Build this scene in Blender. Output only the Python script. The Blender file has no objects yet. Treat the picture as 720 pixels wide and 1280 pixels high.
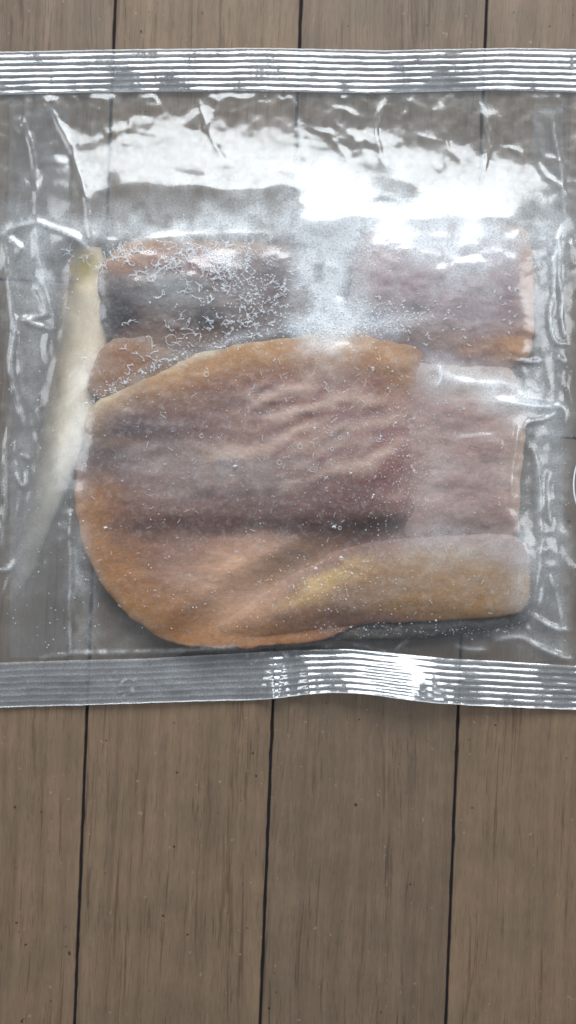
import bpy, math, random
import numpy as np
from mathutils import Vector

random.seed(7)
rng = np.random.default_rng(7)
scene = bpy.context.scene
COL = scene.collection

# ------------------------------------------------------------------ camera, light, exposure
S = 0.232 / 720.0            # metres per photo pixel on the floor
H = 0.50                     # camera height
cam_d = bpy.data.cameras.new("camera")
cam = bpy.data.objects.new("camera", cam_d)
COL.objects.link(cam)
cam.location = (0, 0, H)
cam.rotation_euler = (0, 0, 0)
cam_d.sensor_fit = 'VERTICAL'
cam_d.sensor_height = 24.0
cam_d.lens = 24.0 * H / (1280 * S)
cam_d.clip_start = 0.01
cam_d.clip_end = 50
scene.camera = cam

world = bpy.data.worlds.new("World")
scene.world = world
world.use_nodes = True
bg = world.node_tree.nodes["Background"]
bg.inputs[0].default_value = (0.84, 0.91, 1.0, 1)
bg.inputs[1].default_value = 0.25


def area(name, loc, target, sx, sy, power, color):
    d = bpy.data.lights.new(name, 'AREA')
    d.shape = 'RECTANGLE'
    d.size, d.size_y = sx, sy
    d.energy = power
    d.color = color
    o = bpy.data.objects.new(name, d)
    COL.objects.link(o)
    o.location = loc
    o.rotation_euler = (Vector(target) - Vector(loc)).to_track_quat('-Z', 'Y').to_euler()
    return o


area("window_light", (0.10, 1.22, 1.02), (0, 0, 0), 1.7, 0.85, 47, (0.90, 0.96, 1.0))
area("left_fill_light", (-1.3, 0.35, 0.9), (0, 0, 0), 0.5, 0.7, 5, (0.90, 0.95, 1.0))  # added fill, not a known window: highlights on the film ridges
area("right_fill_light", (1.3, 0.30, 0.9), (0, 0, 0), 0.4, 0.7, 5, (0.90, 0.95, 1.0))  # matching added fill from the right, no window known there

vs = scene.view_settings
vs.view_transform = 'Standard'
vs.look = 'None'
vs.exposure = 0.0
vs.gamma = 1.0
vs.use_curve_mapping = False
scene.cycles.transparent_max_bounces = 16
scene.cycles.max_bounces = 8
scene.cycles.caustics_reflective = False
scene.cycles.use_denoising = True
scene.cycles.filter_width = 1.7


# ------------------------------------------------------------------ helpers
def X(px, z=0.0):
    return (np.asarray(px, float) - 360.0) * S * (H - z) / H


def Y(py, z=0.0):
    return (640.0 - np.asarray(py, float)) * S * (H - z) / H


def lin(c):
    out = []
    for v in c:
        v = v / 255.0
        out.append(v / 12.92 if v <= 0.04045 else ((v + 0.055) / 1.055) ** 2.4)
    return np.array(out)


TAB = rng.random((256, 256))


def vnoise(x, y, seed=0):
    x = np.asarray(x, float) + seed * 17.31
    y = np.asarray(y, float) + seed * 9.73
    xi, yi = np.floor(x).astype(int), np.floor(y).astype(int)
    fx, fy = x - xi, y - yi
    fx = fx * fx * fx * (fx * (fx * 6 - 15) + 10)
    fy = fy * fy * fy * (fy * (fy * 6 - 15) + 10)
    a = TAB[xi & 255, yi & 255]
    b = TAB[(xi + 1) & 255, yi & 255]
    c = TAB[xi & 255, (yi + 1) & 255]
    d = TAB[(xi + 1) & 255, (yi + 1) & 255]
    return (a * (1 - fx) + b * fx) * (1 - fy) + (c * (1 - fx) + d * fx) * fy - 0.5


def fbm(x, y, seed=0, octs=4):
    out, amp, tot = 0, 1.0, 0
    for k in range(octs):
        out = out + amp * vnoise(x * 2 ** k, y * 2 ** k, seed + k * 3.7)
        tot += amp
        amp *= 0.5
    return out / tot * 2


def smooth(a, b, x):
    t = np.clip((x - a) / (b - a), 0, 1)
    return t * t * (3 - 2 * t)


def mesh_obj(name, verts, faces, mat=None, parent=None, attrs=None, shade=True):
    me = bpy.data.meshes.new(name)
    verts = np.asarray(verts, float)
    me.from_pydata(verts.tolist(), [], [tuple(int(i) for i in f) for f in faces])
    if shade:
        me.polygons.foreach_set("use_smooth", np.ones(len(me.polygons), bool))
    if attrs:
        for k, v in attrs.items():
            v = np.asarray(v, float)
            if v.ndim == 2:
                at = me.attributes.new(k, 'FLOAT_COLOR', 'POINT')
                rgba = np.ones((len(v), 4))
                rgba[:, :3] = v
                at.data.foreach_set("color", rgba.ravel())
            else:
                at = me.attributes.new(k, 'FLOAT', 'POINT')
                at.data.foreach_set("value", v.ravel())
    me.update()
    o = bpy.data.objects.new(name, me)
    COL.objects.link(o)
    if mat:
        me.materials.append(mat)
    if parent:
        o.parent = parent
    return o


def grid_faces(nu, nv):
    i, j = np.meshgrid(np.arange(nu - 1), np.arange(nv - 1), indexing='ij')
    a = (i * nv + j).ravel()
    return np.stack([a, a + nv, a + nv + 1, a + 1], 1)


def tag(o, label=None, cat=None, group=None, kind=None):
    if label:
        o["label"] = label
    if cat:
        o["category"] = cat
    if group:
        o["group"] = group
    if kind:
        o["kind"] = kind
    return o


def empty(name, loc=(0, 0, 0)):
    o = bpy.data.objects.new(name, None)
    o.empty_display_size = 0.02
    COL.objects.link(o)
    o.location = loc
    return o


class NT:
    def __init__(self, name):
        self.m = bpy.data.materials.new(name)
        self.m.use_nodes = True
        self.t = self.m.node_tree
        self.t.nodes.clear()
        self.out = self.n('ShaderNodeOutputMaterial')

    def n(self, typ, props=None, **ins):
        nd = self.t.nodes.new(typ)
        for k, v in (props or {}).items():
            setattr(nd, k, v)
        for k, v in ins.items():
            key = k.replace('_', ' ')
            sock = nd.inputs[int(k[1:])] if (k[0] == 'i' and k[1:].isdigit()) else nd.inputs[key]
            if isinstance(v, bpy.types.NodeSocket):
                self.t.links.new(v, sock)
            else:
                sock.default_value = v
        return nd

    def math(self, op, a, b=0.0, c=None, clamp=False):
        nd = self.n('ShaderNodeMath', {'operation': op, 'use_clamp': clamp}, i0=a, i1=b)
        if c is not None:
            if isinstance(c, bpy.types.NodeSocket):
                self.t.links.new(c, nd.inputs[2])
            else:
                nd.inputs[2].default_value = c
        return nd.outputs[0]

    def mixc(self, fac, a, b, mode='MIX'):
        nd = self.n('ShaderNodeMix', {'data_type': 'RGBA', 'blend_type': mode})
        for k, v in ((0, fac), (6, a), (7, b)):
            if isinstance(v, bpy.types.NodeSocket):
                self.t.links.new(v, nd.inputs[k])
            else:
                nd.inputs[k].default_value = v
        return nd.outputs[2]

    def ramp(self, fac, stops):
        nd = self.n('ShaderNodeValToRGB', Fac=fac)
        el = nd.color_ramp.elements
        el[0].position, el[0].color = stops[0][0], stops[0][1]
        el[1].position, el[1].color = stops[1][0], stops[1][1]
        for p, c in stops[2:]:
            e = el.new(p)
            e.color = c
        return nd.outputs[0]

    def noise(self, vec, scale, detail=3.0, rough=0.55, dist=0.0):
        nd = self.n('ShaderNodeTexNoise', Vector=vec, Scale=scale, Detail=detail, Roughness=rough, Distortion=dist)
        return nd.outputs[0]

    def surf(self, s):
        self.t.links.new(s, self.out.inputs[0])
        return self.m


def g(v):
    return (v, v, v, 1)


def L4(c):
    l = lin(c)
    return (l[0], l[1], l[2], 1)


# ------------------------------------------------------------------ floor of wooden planks
def plank_material():
    t = NT("weathered_oak")
    oi = t.n('ShaderNodeObjectInfo').outputs['Random']
    co = t.n('ShaderNodeTexCoord').outputs['Object']
    off = t.n('ShaderNodeVectorMath', {'operation': 'SCALE'}, i0=(7.3, 3.1, 5.7))
    t.t.links.new(oi, off.inputs['Scale'])
    v = t.n('ShaderNodeVectorMath', {'operation': 'ADD'}, i0=co, i1=off.outputs[0]).outputs[0]

    def stretched(sx, sy):
        return t.n('ShaderNodeMapping', Vector=v, Scale=(sx, sy, 1)).outputs[0]
    # wavering of the grain
    wob = t.noise(stretched(14, 5), 1.0, 2.0)
    wv = t.n('ShaderNodeCombineXYZ', X=t.math('MULTIPLY', t.math('SUBTRACT', wob, 0.5), 0.012)).outputs[0]
    v2 = t.n('ShaderNodeVectorMath', {'operation': 'ADD'}, i0=v, i1=wv).outputs[0]

    def st2(sx, sy):
        return t.n('ShaderNodeMapping', Vector=v2, Scale=(sx, sy, 1)).outputs[0]
    fine = t.noise(st2(2600, 150), 1.0, 3.0, 0.7)
    mid = t.noise(st2(260, 8), 1.0, 3.0, 0.55)
    broad = t.noise(st2(60, 6), 1.0, 2.0)
    pore = t.noise(st2(2000, 120), 1.0, 2.0, 0.55)
    vein = t.noise(st2(560, 22), 1.0, 4.0, 0.7, 0.5)
    zone = t.noise(st2(45, 9), 1.0, 2.0)
    blot = t.noise(v, 55, 4.0, 0.6)
    base = t.ramp(mid, [(0.30, L4((94, 77, 62))), (0.70, L4((117, 98, 80)))])
    base = t.mixc(t.math('MULTIPLY', broad, 0.6), base, L4((107, 92, 77)))
    bl = t.ramp(blot, [(0.35, (0.86, 0.88, 0.86, 1)), (0.65, (1.10, 1.06, 1.05, 1))])
    col = t.mixc(0.8, base, bl, 'MULTIPLY')
    c2 = t.ramp(fine, [(0.28, g(0.74)), (0.68, g(1.16))])
    col = t.mixc(0.7, col, c2, 'MULTIPLY')
    c3 = t.ramp(pore, [(0.30, g(0.50)), (0.40, g(1.0))])
    col = t.mixc(0.45, col, c3, 'MULTIPLY')
    vz = t.math('ADD', vein, t.math('MULTIPLY', t.math('SUBTRACT', zone, 0.5), 0.30))
    c4 = t.ramp(vz, [(0.33, (0.42, 0.36, 0.33, 1)), (0.385, (0.68, 0.62, 0.58, 1)), (0.425, g(1.0))])
    col = t.mixc(0.62, col, c4, 'MULTIPLY')
    spk = t.noise(v, 420, 1.0)
    c5 = t.ramp(spk, [(0.755, g(0.0)), (0.79, g(0.35))])
    col = t.mixc(c5, col, L4((150, 142, 132)))
    nick = t.noise(v, 300, 1.0)
    c6 = t.ramp(nick, [(0.205, g(0.25)), (0.235, g(1.0))])
    col = t.mixc(1.0, col, c6, 'MULTIPLY')
    tone = t.ramp(oi, [(0.0, (0.92, 0.93, 0.93, 1)), (1.0, (1.08, 1.04, 1.00, 1))])
    col = t.mixc(1.0, col, tone, 'MULTIPLY')
    hgt = t.math('ADD', t.math('MULTIPLY', pore, 0.6), t.math('MULTIPLY', fine, 0.4))
    bump = t.n('ShaderNodeBump', Strength=0.35, Distance=0.0003, Height=hgt).outputs[0]
    rough = t.n('ShaderNodeMapRange', i0=mid, i1=0.3, i2=0.7, i3=0.62, i4=0.48).outputs[0]
    b = t.n('ShaderNodeBsdfPrincipled', Base_Color=col, Roughness=rough, Normal=bump)
    b.inputs['Specular IOR Level'].default_value = 0.35
    return t.surf(b.outputs[0])


def dark_material(name, c, r=0.8):
    t = NT(name)
    b = t.n('ShaderNodeBsdfPrincipled', Base_Color=L4(c), Roughness=r)
    b.inputs['Specular IOR Level'].default_value = 0.2
    return t.surf(b.outputs[0])


M_plank = plank_material()
M_gap = dark_material("joint_filler", (38, 36, 40))

FW, FH = 0.75, 1.0
floor = mesh_obj("floor", [(-FW, -FH, -0.0016), (FW, -FH, -0.0016), (FW, FH, -0.0016), (-FW, FH, -0.0016)],
                 [(0, 1, 2, 3)], M_gap)
tag(floor, "weathered grey brown plank floor with dark joints", "floor", kind="structure")

PW = 232 * S
PL = 1500 * S
GAP = 3.0 * S
ROT = math.radians(-2.3)


def plank_mesh(w, l):
    # eased long edges with small chips and wear
    hw, hl, b = w / 2, l / 2, 1.1 * S
    rows = [(-hw, -0.0015), (-hw, -0.0005), (-hw + b * 0.4, -0.00012), (-hw + b, 0), (hw - b, 0), (hw - b * 0.4, -0.00012),
            (hw, -0.0005), (hw, -0.0015)]
    ys = [(-hl, -0.0005), (-hl + b * 0.7, 0)] + [(y_, 0) for y_ in np.linspace(-hl, hl, 122)[1:-1]] + [(hl - b * 0.7, 0), (hl, -0.0005)]
    vs_ = []
    for (x, z) in rows:
        for (y, dz) in ys:
            wear = 1.7 * S * float(fbm(np.float64(y * 260), np.float64(x * 90 + 5), 33, 3)) if abs(x) > hw - 1.3 * b else 0.0
            vs_.append((x - math.copysign(max(0.0, wear), x), y, z + (dz if z > -0.001 else 0)))
    return vs_, grid_faces(8, len(ys))[:, ::-1] * 1


pv, pf = plank_mesh(PW - GAP, PL - GAP)
pf = pf[:, ::-1]
plank0 = mesh_obj("plank", pv, pf, M_plank, floor, shade=False)
# columns; the joint row in each column (photo y of one end joint)
first = True
cr, sr = math.cos(ROT), math.sin(ROT)
ax, ay = X(341.5), Y(870)          # a point on the seam between the 2nd and 3rd visible plank
joints = {-2: -700, -1: 363, 0: 1440, 1: -170, 2: 533, 3: 1180, -3: 900, 4: 200}
for k in range(-8, 10):
    jy = joints.get(k, 500)
    # column k spans seam k-1 .. k (relative to the anchor seam)
    cx = (k - 0.5) * PW
    y0 = Y(jy) - ay
    for r in range(-3, 3):
        cy = y0 + (r + 0.5) * PL
        wx, wy = ax + cx * cr - cy * sr, ay + cx * sr + cy * cr
        if abs(wy) > 1.1:
            continue
        o = plank0 if first else plank0.copy()
        if not first:
            COL.objects.link(o)
            o.parent = floor
        first = False
        o.location = (wx, wy, random.uniform(-0.00012, 0.0))
        o.rotation_euler = (0, 0, ROT)


# ------------------------------------------------------------------ the frozen pieces: shared shape functions (photo pixels in, metres up)
def closed_curve(pts, n=420):
    pts = np.array(pts, float)
    m = len(pts)
    out = []
    per = max(4, n // m + 1)
    for i in range(m):
        p0, p1, p2, p3 = pts[(i - 1) % m], pts[i], pts[(i + 1) % m], pts[(i + 2) % m]
        for k in range(per):
            t = k / per
            out.append(0.5 * ((2 * p1) + (-p0 + p2) * t + (2 * p0 - 5 * p1 + 4 * p2 - p3) * t * t
                              + (-p0 + 3 * p1 - 3 * p2 + p3) * t ** 3))
    return np.array(out)


class Slab:
    """A lens-edged slab seen from above; star-shaped about its centre."""

    def __init__(self, pts, base, thick, seed, power=4.0, rough=2.0, lump=0.0012, centre=None):
        self.c = np.array(centre if centre else np.mean(np.array(pts, float), 0))
        cur = closed_curve(pts)
        d = cur - self.c
        ang = np.arctan2(d[:, 1], d[:, 0])
        rad = np.hypot(d[:, 0], d[:, 1])
        o = np.argsort(ang)
        self.ang, self.rad = ang[o], rad[o]
        self.base, self.thick, self.seed, self.power, self.rough, self.lump = base, thick, seed, power, rough, lump

    def radius(self, a):
        r = np.interp(a, self.ang, self.rad, period=2 * np.pi)
        w = fbm(np.cos(a) * r / 22 + 50, np.sin(a) * r / 22 + 50, self.seed, 4)
        return r + self.rough * w

    def t(self, x, y):
        dx, dy = x - self.c[0], y - self.c[1]
        return np.hypot(dx, dy) / self.radius(np.arctan2(dy, dx))

    def top(self, x, y):
        t = np.clip(self.t(x, y), 0, 1)
        prof = np.sqrt(np.clip(1 - t ** self.power, 0, 1))
        l = fbm(x / 60, y / 34, self.seed + 3, 3) * self.lump + fbm(x / 16, y / 9, self.seed + 5, 3) * self.lump * 0.22
        z = self.base + self.thick * (0.42 + 0.58 * prof) + l * prof
        return self.shape(x, y, z, t)

    def shape(self, x, y, z, t):
        return z

    def field(self, x, y):
        t = self.t(x, y)
        return np.where(t <= 1.0, self.top(x, y), 0.0)

    def build(self, name, mat, paint, parent=None, na=300, nr=80):
        a = np.linspace(-np.pi, np.pi, na, endpoint=False)
        R = self.radius(a)
        fr = 1 - (1 - np.linspace(0, 1, nr)) ** 1.35
        fr = fr[1:]
        xs = self.c[0] + fr[:, None] * (R * np.cos(a))[None]
        ys = self.c[1] + fr[:, None] * (R * np.sin(a))[None]
        px = np.concatenate([[self.c[0]], xs.ravel()])
        py = np.concatenate([[self.c[1]], ys.ravel()])
        z = self.top(px, py)
        tt = self.t(px, py)
        colr = paint(px, py, tt)
        # underside: two rings and a centre
        vx, vy, vz, vc = [px], [py], [z], [colr]
        for f, k in ((0.985, 0.22), (0.93, 0.05), (0.55, 0.0)):
            bx = self.c[0] + f * R * np.cos(a)
            by = self.c[1] + f * R * np.sin(a)
            vx.append(bx); vy.append(by)
            vz.append(np.full(na, self.base + self.thick * k))
            vc.append(paint(bx, by, np.full(na, 1.0)))
        vx = np.concatenate(vx + [[self.c[0]]]); vy = np.concatenate(vy + [[self.c[1]]])
        vz = np.concatenate(vz + [[self.base]])
        vc = np.concatenate(vc + [colr[:1]])
        faces = []
        nring = nr - 1 + 3
        for i in range(na):
            j = (i + 1) % na
            faces.append((0, 1 + j, 1 + i))
            for r in range(nring - 1):
                p, q = 1 + r * na, 1 + (r + 1) * na
                faces.append((p + i, p + j, q + j, q + i))
            last = 1 + (nring - 1) * na
            faces.append((last + i, last + j, len(vx) - 1))
        V = np.stack([X(vx, vz), Y(vy, vz), vz], 1)
        return mesh_obj(name, V, faces, mat, parent, {"pigment": vc})


def gauss(x, y, cx, cy, rx, ry, rot=0):
    a = math.radians(rot)
    dx, dy = x - cx, y - cy
    u = (dx * math.cos(a) + dy * math.sin(a)) / rx
    v = (-dx * math.sin(a) + dy * math.cos(a)) / ry
    return np.exp(-(u * u + v * v))


def painter(base, blobs, edge=None, seed=0, mott=0.16):
    mott = mott * 0.6
    def paint(x, y, t):
        wx = x + 12 * fbm(x / 46, y / 32, seed + 1, 3)
        wy = y + 8 * fbm(x / 46, y / 32, seed + 2, 3)
        c = np.tile(lin(base), (len(x), 1))
        for (cx, cy, rx, ry, rot, colr, st) in blobs:
            w = np.clip(gauss(wx, wy, cx, cy, rx, ry, rot) * st * 1.15, 0, 1)[:, None]
            c = c * (1 - w) + lin(colr) * w
        if edge:
            for (f, colr) in edge:
                w = np.clip(f(wx, wy, t + 0.06 * fbm(x / 40, y / 40, seed + 4, 3)), 0, 1)[:, None]
                c = c * (1 - w) + lin(colr) * w
        mean = c.mean(0)
        c = np.maximum(mean + 1.22 * (c - mean), 0.3 * c)
        lum = (c @ np.array([0.3, 0.6, 0.1]))[:, None]
        c = np.maximum(lum + 1.06 * (c - lum), 0.003) * np.array([1.05, 1.0, 0.93])
        m = 1 + mott * fbm(x / 22, y / 9, seed + 6, 4) + mott * 0.8 * fbm(x / 6, y / 4, seed + 8, 3)
        return np.clip(c * m[:, None], 0.003, 0.95)
    return paint


def flesh_material(name="frozen_flesh"):
    t = NT(name)
    col = t.n('ShaderNodeAttribute', {'attribute_name': 'pigment'}).outputs['Color']
    co = t.n('ShaderNodeTexCoord').outputs['Object']
    stx = t.n('ShaderNodeMapping', Vector=co, Scale=(0.55, 1.3, 1)).outputs[0]
    fib = t.noise(stx, 520, 4.0, 0.6, 0.6)
    fine = t.noise(co, 2600, 2.0)
    fl = t.noise(t.n('ShaderNodeMapping', Vector=co, Scale=(0.5, 1.5, 1), Rotation=(0, 0, 0.15)).outputs[0], 1500, 3.0, 0.7, 1.2)
    kf = t.ramp(fl, [(0.32, g(0.64)), (0.68, g(1.30))])
    col = t.mixc(0.7, col, kf, 'MULTIPLY')
    sp = t.noise(co, 1250, 2.0, 0.5)
    spm = t.ramp(sp, [(0.66, g(0.0)), (0.74, g(0.45))])
    col = t.mixc(spm, col, (0.55, 0.45, 0.40, 1))
    k = t.ramp(fib, [(0.28, g(0.84)), (0.72, g(1.14))])
    col = t.mixc(0.8, col, k, 'MULTIPLY')
    fr = t.noise(co, 420, 5.0, 0.7, 0.8)
    frm = t.ramp(fr, [(0.50, g(0.0)), (0.85, g(0.34))])
    col = t.mixc(frm, col, (0.62, 0.60, 0.60, 1))
    h = t.math('ADD', t.math('MULTIPLY', fib, 0.7), t.math('MULTIPLY', fine, 0.3))
    bump = t.n('ShaderNodeBump', Strength=0.35, Distance=0.0004, Height=h).outputs[0]
    b = t.n('ShaderNodeBsdfPrincipled', Base_Color=col, Roughness=0.55, Normal=bump)
    b.inputs['Specular IOR Level'].default_value = 0.3
    b.inputs['Subsurface Weight'].default_value = 0.15
    b.inputs['Subsurface Radius'].default_value = (1.0, 0.5, 0.35)
    b.inputs['Subsurface Scale'].default_value = 0.002
    return t.surf(b.outputs[0])


M_flesh = flesh_material()


class MainSlab(Slab):
    def shape(self, x, y, z, t):
        # thinner where the tan piece lies over it, a shallow valley along the dark line
        td = slab_tan.t(x, y)
        z = z + (np.minimum(z, 0.0068) - z) * smooth(1.55, 1.0, td)
        z = z - 0.0011 * gauss(x, y, 360, 662, 190, 13, 0)
        z = z + 0.0006 * gauss(x, y, 300, 600, 140, 40, 0)
        z = z - 0.0014 * smooth(455, 535, x) * smooth(430, 520, y)
        for (cx, cy, rx, ry, rot) in STREAKS:
            z = z + 0.00016 * gauss(x, y, cx, cy, rx, ry, rot)
        return z


class TanSlab(Slab):
    def shape(self, x, y, z, t):
        return z - 0.0016 * smooth(560, 380, x) * smooth(0.3, 1.0, t) - 0.0004 * smooth(0.5, 1.0, t)


STREAKS = [(352, 490, 55, 6, -7), (395, 508, 45, 5, -16), (375, 557, 60, 6, -6), (470, 572, 38, 6, -30), (340, 523, 35, 6, -10),
           (430, 535, 38, 6, -14), (445, 498, 45, 6, 6), (500, 520, 30, 6, -10), (300, 565, 40, 9, 0), (420, 590, 40, 5, -20),
           (330, 500, 30, 4, -20), (372, 540, 30, 4, -22)]

slab_main = MainSlab([(97, 600), (101, 555), (115, 510), (150, 480), (200, 453), (250, 433), (300, 421), (360, 413), (420, 411), (480, 412),
                      (522, 414), (537, 429), (534, 455), (542, 490), (534, 530), (541, 570), (530, 610), (536, 645), (524, 690), (510, 730), (480, 765), (430, 790),
                      (380, 803), (320, 809), (270, 811), (222, 806), (182, 786), (146, 756), (118, 716), (100, 670), (94, 630)],
                     0.0026, 0.0092, 11, power=4.5, rough=4.0, lump=0.0008, centre=(320, 610))
slab_tan = TanSlab([(268, 786), (300, 758), (345, 728), (395, 700), (440, 682), (500, 673), (560, 668), (620, 668), (652, 676), (662, 720), (657, 758),
                 (636, 769), (580, 774), (500, 778), (430, 784), (370, 792), (310, 797)],
                0.0058, 0.0052, 23, power=2.0, rough=2.6, lump=0.0008, centre=(480, 736))
slab_skin = Slab([(372, 770), (420, 745), (520, 735), (620, 738), (658, 748), (664, 768), (655, 779), (600, 790), (540, 797), (470, 801),
                  (410, 800), (380, 792)], 0.0016, 0.0050, 29, power=3.0, rough=2.0, lump=0.0006, centre=(520, 770))
slab_right = Slab([(500, 440), (545, 432), (605, 440), (642, 466), (657, 515), (652, 580), (649, 640), (645, 668), (600, 690), (540, 690),
                   (505, 670), (498, 550)], 0.0016, 0.0084, 31, power=3.0, rough=3.2, lump=0.0012, centre=(575, 570))
slab_upleft = Slab([(126, 335), (148, 308), (200, 299), (260, 300), (320, 303), (368, 310), (393, 340), (404, 385), (402, 425), (340, 440),
                    (260, 452), (185, 452), (136, 425), (124, 375)], 0.0016, 0.0088, 41, power=3.2, rough=5.0, lump=0.0014, centre=(265, 375))
slab_lobe = Slab([(110, 488), (122, 445), (150, 416), (190, 398), (232, 401), (264, 421), (255, 455), (205, 480), (150, 500)],
                 0.0050, 0.0042, 47, power=2.2, rough=2.0, lump=0.0006, centre=(185, 445))
slab_upright = Slab([(441, 430), (437, 380), (442, 322), (455, 294), (500, 281), (570, 278), (638, 281), (661, 296), (667, 360), (665, 420),
                     (656, 450), (610, 466), (540, 468), (470, 452)], 0.0016, 0.0090, 53, power=3.2, rough=5.0, lump=0.0014, centre=(552, 366))

E_top = lambda lo, hi: (lambda x, y, t: smooth(lo, hi, t))

R2 = random.Random(31)
paint_main = painter((128, 96, 86), [
    (150, 548, 90, 40, -4, (70, 54, 58), .95), (215, 500, 90, 28, -16, (112, 90, 84), .5), (265, 585, 115, 40, 0, (132, 112, 106), .75),
    (170, 640, 75, 35, 0, (124, 92, 78), .6), (360, 470, 120, 22, -6, (124, 86, 74), .6), (400, 530, 90, 44, -5, (120, 80, 72), .6),
    (500, 560, 44, 100, 0, (132, 86, 82), .7), (440, 625, 95, 34, 0, (108, 76, 74), .7), (300, 630, 100, 20, 0, (116, 94, 90), .5),
    (330, 662, 220, 18, 0, (72, 48, 45), .9), (205, 660, 60, 18, 0, (100, 76, 70), .5), (460, 655, 80, 18, 0, (86, 62, 58), .7),  # dark band: crevice shade painted into the flesh colour
    (200, 705, 85, 35, 0, (140, 104, 86), .8), (300, 725, 90, 34, -20, (162, 126, 104), .85), (255, 770, 90, 34, 0, (152, 112, 88), .85),
    (210, 770, 30, 35, 40, (140, 98, 72), .5), (335, 788, 80, 22, 0, (150, 102, 60), .9), (400, 745, 60, 26, -25, (116, 84, 64), .7),
    (238, 752, 13, 50, 14, (118, 84, 66), .65), (292, 735, 60, 46, -25, (196, 156, 130), .8), (362, 708, 70, 15, -30, (152, 118, 94), .7), (520, 680, 60, 40, 0, (120, 96, 86), .6)]
    + [(a, b, c * 1.1, d * 1.4, e, (186, 160, 147), .62) for (a, b, c, d, e) in STREAKS]
    + [(R2.uniform(320, 510), R2.uniform(470, 620), R2.uniform(8, 22), R2.uniform(3, 6), R2.uniform(-45, 10), q_, .55)
       for q_ in [(170, 146, 136), (92, 62, 60), (150, 120, 112), (112, 66, 60)] * 9]
    + [(R2.uniform(120, 320), R2.uniform(500, 640), R2.uniform(14, 34), R2.uniform(5, 10), R2.uniform(-20, 10), q_, .4)
       for q_ in [(150, 132, 126), (96, 78, 78), (128, 98, 84)] * 7],
    edge=[(lambda x, y, t: smooth(0.58, 0.95, t) * smooth(530, 455, y) * smooth(80, 210, x), (156, 116, 78)),
          (lambda x, y, t: .9 * smooth(0.76, 0.95, t) * smooth(260, 130, x) * smooth(590, 480, y), (160, 134, 108)),
          (lambda x, y, t: .9 * smooth(0.91, 0.98, t) * smooth(560, 470, y) * smooth(440, 330, x), (188, 170, 146)),
          (lambda x, y, t: .9 * smooth(0.66, 0.98, t) * smooth(570, 650, y) * smooth(360, 170, x), (158, 112, 70)),
          (lambda x, y, t: 0.4 * smooth(0.95, 1.0, t) * smooth(560, 640, y) * smooth(300, 180, x), (180, 148, 120)),
          (lambda x, y, t: 0.7 * smooth(0.86, 1.0, t) * smooth(490, 520, x), (140, 106, 98))], seed=11, mott=0.22)
paint_tan = painter((148, 113, 74), [
    (412, 718, 66, 13, -24, (200, 170, 112), .85), (340, 750, 50, 14, -32, (160, 124, 94), .8), (300, 780, 40, 16, -25, (146, 104, 70), .9),
    (600, 690, 80, 18, 0, (140, 116, 96), .75), (480, 698, 80, 16, -10, (134, 105, 82), .7), (430, 756, 70, 18, -14, (112, 82, 64), .85),
    (470, 742, 60, 18, -10, (142, 115, 96), .6), (560, 750, 90, 24, 0, (138, 102, 62), .8), (370, 775, 50, 12, -5, (126, 86, 60), .85),
    (640, 740, 25, 40, 0, (140, 117, 96), .6)],
    edge=[(lambda x, y, t: 0.9 * smooth(0.70, 1.0, t) * smooth(722, 680, y) * smooth(420, 480, x), (122, 99, 90)),
          (lambda x, y, t: 0.95 * smooth(0.66, 0.97, t) * smooth(500, 430, x), (144, 108, 86))], seed=23, mott=0.16)
paint_skin = painter((52, 48, 48), [(450, 792, 60, 6, 0, (112, 104, 100), .5), (560, 784, 60, 5, -4, (104, 98, 96), .5),
                                    (620, 780, 40, 5, -4, (88, 84, 84), .5)], seed=29, mott=0.6)
paint_right = painter((142, 117, 112), [
    (590, 470, 60, 24, 20, (178, 166, 154), .8), (560, 545, 50, 14, 0, (164, 142, 136), .6), (610, 592, 34, 9, 0, (108, 80, 72), .65),
    (590, 620, 60, 22, 0, (134, 106, 102), .6), (590, 655, 80, 18, 0, (104, 84, 78), .85), (640, 570, 14, 60, 0, (160, 138, 122), .6),  # low dark patch carries the painted crevice shade onto this piece
    (540, 600, 16, 70, 0, (154, 136, 130), .6), (560, 520, 44, 12, 0, (130, 102, 98), .5), (600, 560, 34, 16, 0, (138, 106, 102), .6)],
    edge=[(lambda x, y, t: 0.7 * smooth(0.8, 1.0, t) * smooth(620, 650, x), (178, 154, 132)),
          (lambda x, y, t: 0.35 + 0 * t, (172, 142, 136))], seed=31, mott=0.16)
paint_upleft = painter((112, 92, 86), [
    (150, 388, 30, 44, 0, (54, 40, 40), .95), (248, 330, 44, 17, 0, (112, 64, 60), .9), (182, 324, 44, 16, -10, (136, 98, 82), .85),
    (212, 360, 54, 28, 10, (122, 120, 123), .85), (300, 400, 74, 26, 0, (94, 80, 77), .8), (348, 350, 45, 32, 40, (88, 72, 75), .8),
    (255, 396, 22, 13, 0, (62, 54, 57), .8), (305, 352, 40, 25, 0, (122, 110, 112), .6), (385, 410, 24, 15, 0, (58, 50, 54), .8),
    (200, 430, 60, 16, -8, (128, 104, 92), .6)],
    edge=[(lambda x, y, t: .9 * smooth(0.70, 0.95, t) * smooth(350, 318, y) * smooth(370, 280, x), (156, 120, 94))], seed=41, mott=0.2)
paint_lobe = painter((146, 118, 100), [(200, 412, 50, 16, -5, (152, 134, 122), .8), (150, 450, 40, 24, -35, (136, 98, 74), .8), (180, 410, 60, 12, -10, (128, 112, 104), .7),
                                       (220, 445, 34, 12, -20, (118, 98, 90), .6)], seed=47, mott=0.14)
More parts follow.
